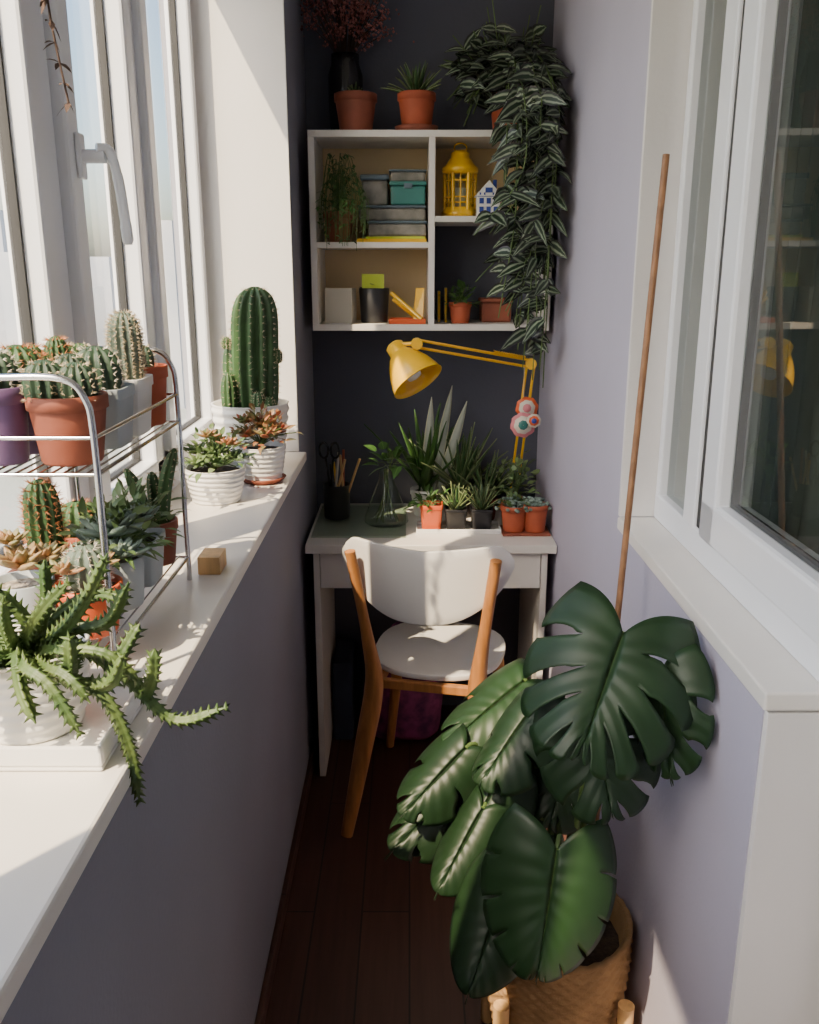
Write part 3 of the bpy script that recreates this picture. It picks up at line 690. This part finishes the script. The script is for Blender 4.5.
# ---------------------------------------------------------------- rack
rk = grp('plant_rack', (-.455, 1.175, SZL)); s = MB()
ra, rb2 = -.073, .095; ya, yb2 = -.185, .185; H = .372
for y in (ya, yb2):
    s.tube(smooth_path([(rb2, y, .001), (rb2, y, .1), (rb2, y, .30), (rb2-.006, y, H-.022), (rb2-.03, y, H), (0, y, H+.002), (ra+.03, y, H), (ra+.006, y, H-.022), (ra, y, .30), (ra, y, .1), (ra, y, .001)], 6), .0042, 10)
for z in (.04, .262, .305):
    for x in (ra, rb2): s.tube([(x, ya, z), (x, yb2, z)], .0028, 8)
    for y in (ya, yb2): s.tube([(ra, y, z), (rb2, y, z)], .0026, 8)
for z in (.042, .262):
    for k in range(1, 12): x = ra+(rb2-ra)*k/12; s.tube([(x, ya, z), (x, yb2, z)], .0014, 6)
s.build('chrome_frame', M_chrome, rk)
zr = SZL+.262+.0032; zlo = SZL+.042+.003
p = pot('mammillaria_cactus', (-.410, 1.052, zr), .047, .082, M_terraB, 'terra')
for dx, dy, r_, h_ in ((-.018, -.015, .026, .058), (.018, -.012, .024, .055), (0, .02, .024, .062), (-.03, .018, .018, .05)):
    add_cactus(p, (dx, dy, .066), r_, h_, ribs=13, p=2.4, n=7, sp=5, sl=.006, m=M_cactd)
p = pot('purple_pot_cactus', (-.487, 1.045, zr-.0), .032, .092, M_purple, 'terra')
add_cactus(p, (-.004, 0, .074), .028, .06, ribs=12, p=2.6, n=9, sp=6, sl=.008, m=M_cactd, ms=M_spinew)
p = pot('rusty_spine_cactus', (-.487, 1.112, zr), .032, .088, M_purple, 'terra')
add_cactus(p, (-.004, 0, .070), .028, .065, ribs=12, p=2.6, n=9, sp=6, sl=.008, m=M_cact, ms=M_spiner)
p = sqpot('golden_cactus', (-.487, 1.182, zr), .060, .075, M_greyp)
for dx, dy, h_ in ((-.015, 0, .07), (.015, .01, .08), (0, -.02, .06)): add_cactus(p, (dx, dy, .06), .018, h_, ribs=12, p=2.8, n=9, sp=6, sl=.008, m=M_cact, ms=M_spiner)
p = sqpot('grafted_cactus', (-.408, 1.155, zr), .080, .078, M_greyp); add_cactus(p, (0, 0, .06), .032, .07, ribs=12, p=2.4, n=9, sp=5, sl=.007, m=M_cactd, ms=M_spinew)
p = sqpot('column_cactus', (-.408, 1.243, zr), .080, .080, M_porc); add_cactus(p, (.012, .0, .065), .023, .105, ribs=14, p=4, n=22, sp=7, sl=.007, m=M_cactg, ms=M_spine)
add_cactus(p, (-.02, -.02, .065), .014, .05, ribs=9, p=3, n=7, sp=4, sl=.006)
p = pot('terracotta_pot_cactus', (-.398, 1.323, zr), .036, .088, M_terra); add_cactus(p, (0, 0, .068), .018, .05, ribs=10, p=3, n=8, sp=4, sl=.006, m=M_cactd)
p = pot('round_cactus', (-.490, 1.250, zr), .034, .08, M_porc, 'straight'); add_cactus(p, (0, 0, .066), .030, .06, ribs=11, p=2.6, n=9, sp=5, sl=.008, m=M_cact)
p = pot('small_cactus', (-.490, 1.325, zr), .03, .07, M_terraB); add_cactus(p, (0, 0, .06), .018, .06, ribs=10, p=4, n=9, sp=4, sl=.007)
# lower tier
p = pot('peach_echeveria', (-.487, 1.045, zlo), .038, .07, M_greyp, 'straight', M_gravel); add_rosettes(p, [((0, 0, .085), .048), ((.025, .02, .09), .034), ((-.02, .02, .11), .03)], M_succp, 20)
p = pot('orange_pot_cactus', (-.405, 1.045, zlo), .042, .065, M_orange); add_cactus(p, (0, 0, .055), .028, .06, ribs=12, p=2.4, n=8, sp=6, sl=.009, m=M_cactg, ms=M_spinew); add_rosettes(p, [((-.02, -.02, .085), .030), ((.02, .0, .09), .026)], M_succp, 14)
p = pot('hairy_cactus', (-.487, 1.125, zlo), .036, .07, M_terra); add_cactus(p, (0, 0, .06), .024, .12, ribs=13, p=4, n=14, sp=6, sl=.010, m=M_cact, ms=M_spiner)
p = pot('blue_succulent', (-.405, 1.140, zlo), .042, .07, M_greyp, 'straight'); add_rosettes(p, [((0, 0, .10), .05), ((.02, -.02, .075), .04), ((-.02, .01, .08), .04)], M_succb, 22); bush(p, (0, 0, .07), .07, 110, .03, .011, M_succ, zs=1.1)
p = sqpot('succulent_mix', (-.405, 1.235, zlo), .08, .07, M_greyp); add_rosettes(p, [((0, 0, .09), .045), ((.02, -.02, .10), .035)], M_succb, 20); bush(p, (0, 0, .06), .085, 120, .03, .010, M_succ, zs=1.1)
p = pot('finger_cactus', (-.398, 1.32, zlo), .036, .07, M_terraB)
for dx, dy, h_ in ((-.01, -.01, .10), (.014, .0, .13), (0, .015, .09)): add_cactus(p, (dx, dy, .055), .011, h_, ribs=7, p=4, n=12, sp=4, sl=.005, lean=(dx*2, -.01))
p = pot('round_cactus', (-.487, 1.24, zlo), .038, .075, M_terra); add_cactus(p, (0, 0, .06), .032, .06, ribs=12, p=2.4, n=8, sp=6, sl=.009, m=M_cact, ms=M_spiner)
boxes('wood_block', [((-.352, 1.385, zs), (-.315, 1.44, zs+.03))], M_woodL, bevel=.001)

# near plant: stapelia in ribbed pot on tray
ty = grp('white_tray', (-.42, .880, zs)); boxes('tray', [((-.11, -.092, 0), (.11, .092, .005)), ((-.11, -.092, .005), (.11, -.087, .028)), ((-.11, .087, .005), (.11, .092, .028)), ((-.11, -.087, .005), (-.105, .087, .028)), ((.105, -.087, .005), (.11, .087, .028))], M_porc, ty, .003)
p = pot('stapelia_plant', (-.415, .880, zs+.0055), .066, .095, M_porc, 'ribbed'); O = V((-.415, .880, zs+.0055)); B = MB()
def stem(pts, r=.0082):
    path = smooth_path([V(q)-O for q in pts], 12)
    seg = [path[0]]; acc = 0
    for a, b in zip(path, path[1:]):
        d = (b-a).length
        while acc+d > .003:
            f = (.003-acc)/d; a = a+(b-a)*f; seg.append(a.copy()); d = (b-a).length; acc = 0
        acc += d
    path = seg; n = len(path)
    if n < 4: return
    rads = []
    for i in range(n):
        f = i/(n-1); rads.append(r*(1-.30*f)*(1 if f < .9 else max(.15, (1-f)/.1))*(1+.12*(i % 3 == 0)))
    B.tube(path, rads, 20, star=lambda a: .60+.40*abs(math.cos(2.0*a))**1.3)
    t0 = (path[1]-path[0]).normalized(); a = V((0, 0, 1)) if abs(t0.z) < .9 else V((0, 1, 0)); nn = (a-t0*a.dot(t0)).normalized()
    for i in range(1, n-1):
        t = (path[i+1]-path[i-1]).normalized(); nn = (nn-t*nn.dot(t)).normalized(); bb = t.cross(nn)
        if i % 3: continue
        for k in range(4):
            an = k*PI/2; d = bb*math.cos(an)+nn*math.sin(an); B.spine(path[i]+d*rads[i]*.75, d+t*.55, .0080, .0055)
c0 = (-.415, .875, 1.10)
for pts in (
    [c0, (-.36, .86, 1.12), (-.30, .85, 1.085), (-.25, .845, 1.038), (-.190, .84, 1.056)],
    [c0, (-.37, .83, 1.10), (-.315, .815, 1.085), (-.290, .81, 1.03), (-.283, .81, .960)],
    [c0, (-.37, .86, 1.13), (-.335, .85, 1.17), (-.305, .85, 1.225)],
    [c0, (-.40, .85, 1.13), (-.37, .83, 1.17), (-.34, .83, 1.20)],
    [c0, (-.41, .84, 1.13), (-.405, .82, 1.16), (-.395, .80, 1.19)],
    [c0, (-.44, .86, 1.13), (-.45, .84, 1.18), (-.44, .83, 1.225)],
    [c0, (-.45, .88, 1.14), (-.47, .87, 1.20)],
    [c0, (-.40, .83, 1.12), (-.385, .795, 1.10), (-.365, .775, 1.07)],
    [c0, (-.42, .82, 1.12), (-.42, .79, 1.12), (-.415, .765, 1.10)],
    [c0, (-.36, .84, 1.12), (-.31, .83, 1.12), (-.275, .83, 1.085)],
    [c0, (-.38, .90, 1.14), (-.34, .90, 1.16), (-.30, .88, 1.16)],
    [c0, (-.44, .83, 1.13), (-.455, .80, 1.14), (-.450, .78, 1.12)],
    [c0, (-.39, .88, 1.15), (-.38, .87, 1.21)],
    [c0, (-.37, .82, 1.11), (-.34, .80, 1.11), (-.315, .79, 1.085)],
    [c0, (-.38, .80, 1.12), (-.35, .78, 1.11), (-.32, .77, 1.06)],
    [c0, (-.40, .86, 1.14), (-.42, .84, 1.19)],
    [c0, (-.43, .80, 1.12), (-.46, .77, 1.11), (-.47, .76, 1.09)],
    [c0, (-.36, .87, 1.13), (-.32, .87, 1.14), (-.29, .86, 1.19)],
    [(-.280, .846, 1.066), (-.268, .84, 1.09), (-.262, .835, 1.125)],
    [(-.315, .85, 1.09), (-.30, .86, 1.115), (-.285, .865, 1.14)],
    [(-.33, .82, 1.09), (-.30, .81, 1.10), (-.285, .81, 1.13)],
    [(-.35, .83, 1.10), (-.335, .80, 1.13), (-.33, .79, 1.16)]):
    stem(pts)
B.build('toothed_stems', M_huer, p)

# hanging dry vine near window
hv = grp('hanging_vine', (-.50, 1.31, 2.0)); S, B = MB(), MB()
pts = smooth_path([(0, 0, .467), (.008, .01, .25), (-.006, .02, .12), (.01, .03, 0), (0, .05, -.14), (.012, .06, -.27)], 10); S.tube(pts, .0016, 5)
for i in range(4, len(pts), 2):
    for q in range(3): B.leaf(pts[i], (R.uniform(-1, 1), R.uniform(-1, 1), R.uniform(-1, .3)), (0, 0, 1), R.uniform(.012, .024), .009, .3, 3)
S.build('strand', M_twig, hv); B.build('dry_leaves', M_twig, hv)

# ---------------------------------------------------------------- monstera
PX, PY = .272, 1.375
st = grp('plant_stand', (PX, PY, 0)); s = MB()
for sx in (-1, 1):
    for sy in (-1, 1): s.tube([(sx*.110, sy*.110, .0005), (sx*.110, sy*.110, .25)], .0145, 12)
s.build('legs', M_woodL, st); s = MB(); s.tube([(-.11, -.11, .085), (.11, .11, .085)], .010, 8); s.tube([(-.11, .11, .085), (.11, -.11, .085)], .010, 8); s.build('cross_bars', M_woodL, st)
mp = grp('potted_monstera', (PX, PY, .0965)); O = V((PX, PY, .0965)); s = MB()
rows = []; nr = 72; SG = 192
for i in range(nr+1):
    f = i/nr; r = .108+.030*math.sin(f*PI*.62); row_ = i//3; sub = (i % 3)
    for_r = []
    for j in range(SG):
        a = 2*PI*j/SG; wv = math.sin(a*32+(row_ % 2)*PI)*(.0028 if sub == 1 else .0010)-(.0020 if sub == 0 else 0)
        for_r.append(((r+wv)*math.cos(a), (r+wv)*math.sin(a), .25*f))
    rows.append(for_r)
for r, z in ((.131, .252), (.124, .245), (.118, .20), (.001, .20)): rows.append([(r*math.cos(2*PI*j/SG), r*math.sin(2*PI*j/SG), z) for j in range(SG)])
s.grid(rows, True); s.build('basket', M_basket, mp)
s = MB()
s.tube([(.133*math.cos(q), .133*math.sin(q), .248+.002*math.sin(q*30)) for q in [i*2*PI/120 for i in range(121)]], .006, 8, up=(0, 0, 1))
s.tube(smooth_path([(.134*math.cos(PI-.3), .134*math.sin(PI-.3), .24), (-.137, 0, .285), (.134*math.cos(PI+.3), .134*math.sin(PI+.3), .24)]), .006, 7)
s.build('rim_and_handle', M_basket, mp)
s = MB(); s.lathe([(.001, .212), (.06, .210), (.118, .205)], 20); s.build('soil', M_soil, mp)

def monstera_leaf(B, J, tip, Nn, half, cuts=5, vg=.38, gap=.5, cup=.25, bend=.25, asym=0):
    J = V(J)-O; tip = V(tip)-O; D = (tip-J); L = D.length; D.normalize(); Nn = V(Nn)
    S = D.cross(Nn).normalized(); Nn = S.cross(D).normalized(); ncut = max(cuts, 1); nu, nv = 8, 12
    if cuts == 1: nu = 24
    def P(u, v, side):
        th = math.radians(152-152*u**.66); w = half*(1.02*math.sin(PI*(u*.78+.22))**.75+.16*(1-u)**3)
        if u > .93: w *= max(.15, 1-(u-.93)*8)
        s_ = L*.90*u; vv = v; curv = 1-.16*vv
        th2 = th*curv; x = w*vv*math.sin(th2); y = s_+w*vv*math.cos(th2)
        if u == 1: y = s_+L*.12*vv; x = 0
        z = -cup*x*x/half - bend*max(0, y)**2/L*.5 + .07*half*math.sin(u*9+side)*vv + .12*half*math.sin(vv*PI)*.5
        return J + S*(x*side) + D*y + Nn*z
    for side in (-1, 1):
        for c_ in range(ncut):
            u0, u1 = c_/ncut, (c_+1)/ncut; uc = (u0+u1)/2; rows = []
            g_ = gap*(1.2 if (c_+(side > 0)) % 2 else .8); vg_ = vg+.12*math.sin(c_*2.1+side)
            for i in range(nv+1):
                v = i/nv; row = []
                for j in range(nu+1):
                    u = u0+(u1-u0)*j/nu; vv = v
                    if cuts > 1 and v > vg_:
                        q = (v-vg_)/(1-vg_); sh_ = 1-g_*(q**.3)*(.62+.38*math.sin(q*PI)**.5)
                        e = abs(j/nu*2-1)
                        lo = (c_ == 0 and u < uc); hi = (c_ == ncut-1 and u > uc)
                        if not (lo or hi): u = uc+(u-uc)*sh_
                        vv = vg_+(v-vg_)*(1-.10*e**3*(0 if (lo or hi) else 1))
                    row.append(P(u, vv, side))
                rows.append(row)
            B.grid(rows)
            nf = nv*nu
            for k in range(nf):
                i, j = divmod(k, nu); us = [u0+(u1-u0)*a/nu for a in (j, j+1)]; y_ = [.5+.5*a for a in (i/nv, (i+1)/nv)]
                B.uv[-nf+k] = ((us[0], y_[0]), (us[1], y_[0]), (us[1], y_[1]), (us[0], y_[1]))
LB_, LD_, PT = MB(), MB(), MB()
def mono(dst, J, tip, Nn, half, base=(0, 0), mid=None, **k):
    monstera_leaf(dst, J, tip, Nn, half, **k)
    J = V(J); b0 = V((PX+base[0], PY+base[1], .30)); m = V(mid) if mid else V(((b0.x+J.x)/2, (b0.y+J.y)/2+.05, max(J.z, b0.z)+.02))
    PT.tube([q-O for q in bez(b0, m, J, 14)], [.0075-.0035*i/14 for i in range(15)], 8)
# upper pair
mono(LB_, (.298, 1.14, 1.010), (.224, 1.03, .890), (-.15, -.66, .72), .118, cuts=6, vg=.42, gap=.34, cup=.35, mid=(.31, 1.36, .85))
mono(LB_, (.350, 1.12, .965), (.352, 1.06, .82), (-.60, -.70, .30), .066, cuts=4, vg=.5, gap=.34, mid=(.33, 1.33, .8))
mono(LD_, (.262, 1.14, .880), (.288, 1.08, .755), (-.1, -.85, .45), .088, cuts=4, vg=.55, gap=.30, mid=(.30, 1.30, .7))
# front hanging leaves
mono(LB_, (.217, 1.12, .675), (.185, 1.045, .500), (-.05, -.88, .46), .098, cuts=6, vg=.80, gap=.12, cup=.45, base=(-.02, -.04), mid=(.25, 1.22, .70))
mono(LD_, (.150, 1.16, .585), (.080, 1.07, .445), (-.25, -.75, .55), .070, cuts=1, cup=.5, base=(-.05, -.03))
# left cluster
mono(LB_, (.205, 1.44, .790), (.055, 1.34, .725), (-.15, -.40, .90), .082, cuts=3, vg=.6, gap=.22, cup=.6, base=(-.02, 0))
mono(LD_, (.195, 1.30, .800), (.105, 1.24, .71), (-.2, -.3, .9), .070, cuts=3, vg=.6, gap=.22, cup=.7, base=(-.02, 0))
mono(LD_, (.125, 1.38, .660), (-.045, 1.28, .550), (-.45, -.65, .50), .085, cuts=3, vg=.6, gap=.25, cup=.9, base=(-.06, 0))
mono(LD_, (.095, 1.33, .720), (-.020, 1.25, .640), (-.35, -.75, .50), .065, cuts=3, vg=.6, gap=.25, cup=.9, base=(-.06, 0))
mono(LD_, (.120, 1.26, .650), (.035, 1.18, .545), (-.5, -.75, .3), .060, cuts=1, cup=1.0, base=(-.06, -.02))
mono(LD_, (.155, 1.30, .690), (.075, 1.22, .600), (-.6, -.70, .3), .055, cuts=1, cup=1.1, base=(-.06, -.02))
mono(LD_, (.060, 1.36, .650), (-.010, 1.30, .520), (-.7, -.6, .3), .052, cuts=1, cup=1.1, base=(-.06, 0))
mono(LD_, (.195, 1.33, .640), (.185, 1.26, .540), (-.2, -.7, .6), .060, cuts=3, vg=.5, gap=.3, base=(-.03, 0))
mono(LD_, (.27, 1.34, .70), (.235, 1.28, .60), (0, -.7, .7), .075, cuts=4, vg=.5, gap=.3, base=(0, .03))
mono(LB_, (.25, 1.45, .66), (.20, 1.38, .57), (0, -.7, .7), .070, cuts=4, vg=.5, gap=.3, base=(0, .03))
LB_.build('leaves', M_mon, mp, merge=.0006, solid=.0008); LD_.build('shaded_leaves', M_monshade, mp, merge=.0006, solid=.0008); PT.build('petioles', M_stem, mp)
sk = grp('support_cane', (.318, 1.345, .308)); s = MB(); s.tube([(0, 0, 0), (.093, .165, 1.37)], .0058, 8); s.build('cane', M_bamboo, sk)

# ---------------------------------------------------------------- light, camera, world
sun = bpy.data.lights.new('sun', 'SUN'); sun.energy = 14.5; sun.color = (1., .78, .52); sun.angle = math.radians(.6)
so = bpy.data.objects.new('sun', sun); bpy.context.collection.objects.link(so)
so.rotation_euler = V((1, 1.25, -1.95)).to_track_quat('-Z', 'Y').to_euler(); so.location = (-3, -3, 5)
w = bpy.data.worlds.new('World'); bpy.context.scene.world = w; w.use_nodes = True; nt = w.node_tree
bgk = nt.nodes['Background']; sky = nt.nodes.new('ShaderNodeTexSky'); sky.sky_type = 'NISHITA'; sky.sun_disc = False
sky.sun_elevation = math.radians(40); sky.sun_rotation = math.radians(220); sky.air_density = 1.2; sky.dust_density = 3.0; sky.ozone_density = 1.5
nt.links.new(sky.outputs[0], bgk.inputs['Color']); bgk.inputs['Strength'].default_value = .52
cam = bpy.data.cameras.new('camera'); co = bpy.data.objects.new('camera', cam); bpy.context.collection.objects.link(co)
cam.sensor_fit = 'VERTICAL'; cam.sensor_height = 36; cam.lens = 30.94; cam.clip_start = .02; cam.clip_end = 2000
co.location = (0, 0, 1.5); co.rotation_euler = (math.radians(90-15.38), 0, 0)
bpy.context.scene.camera = co
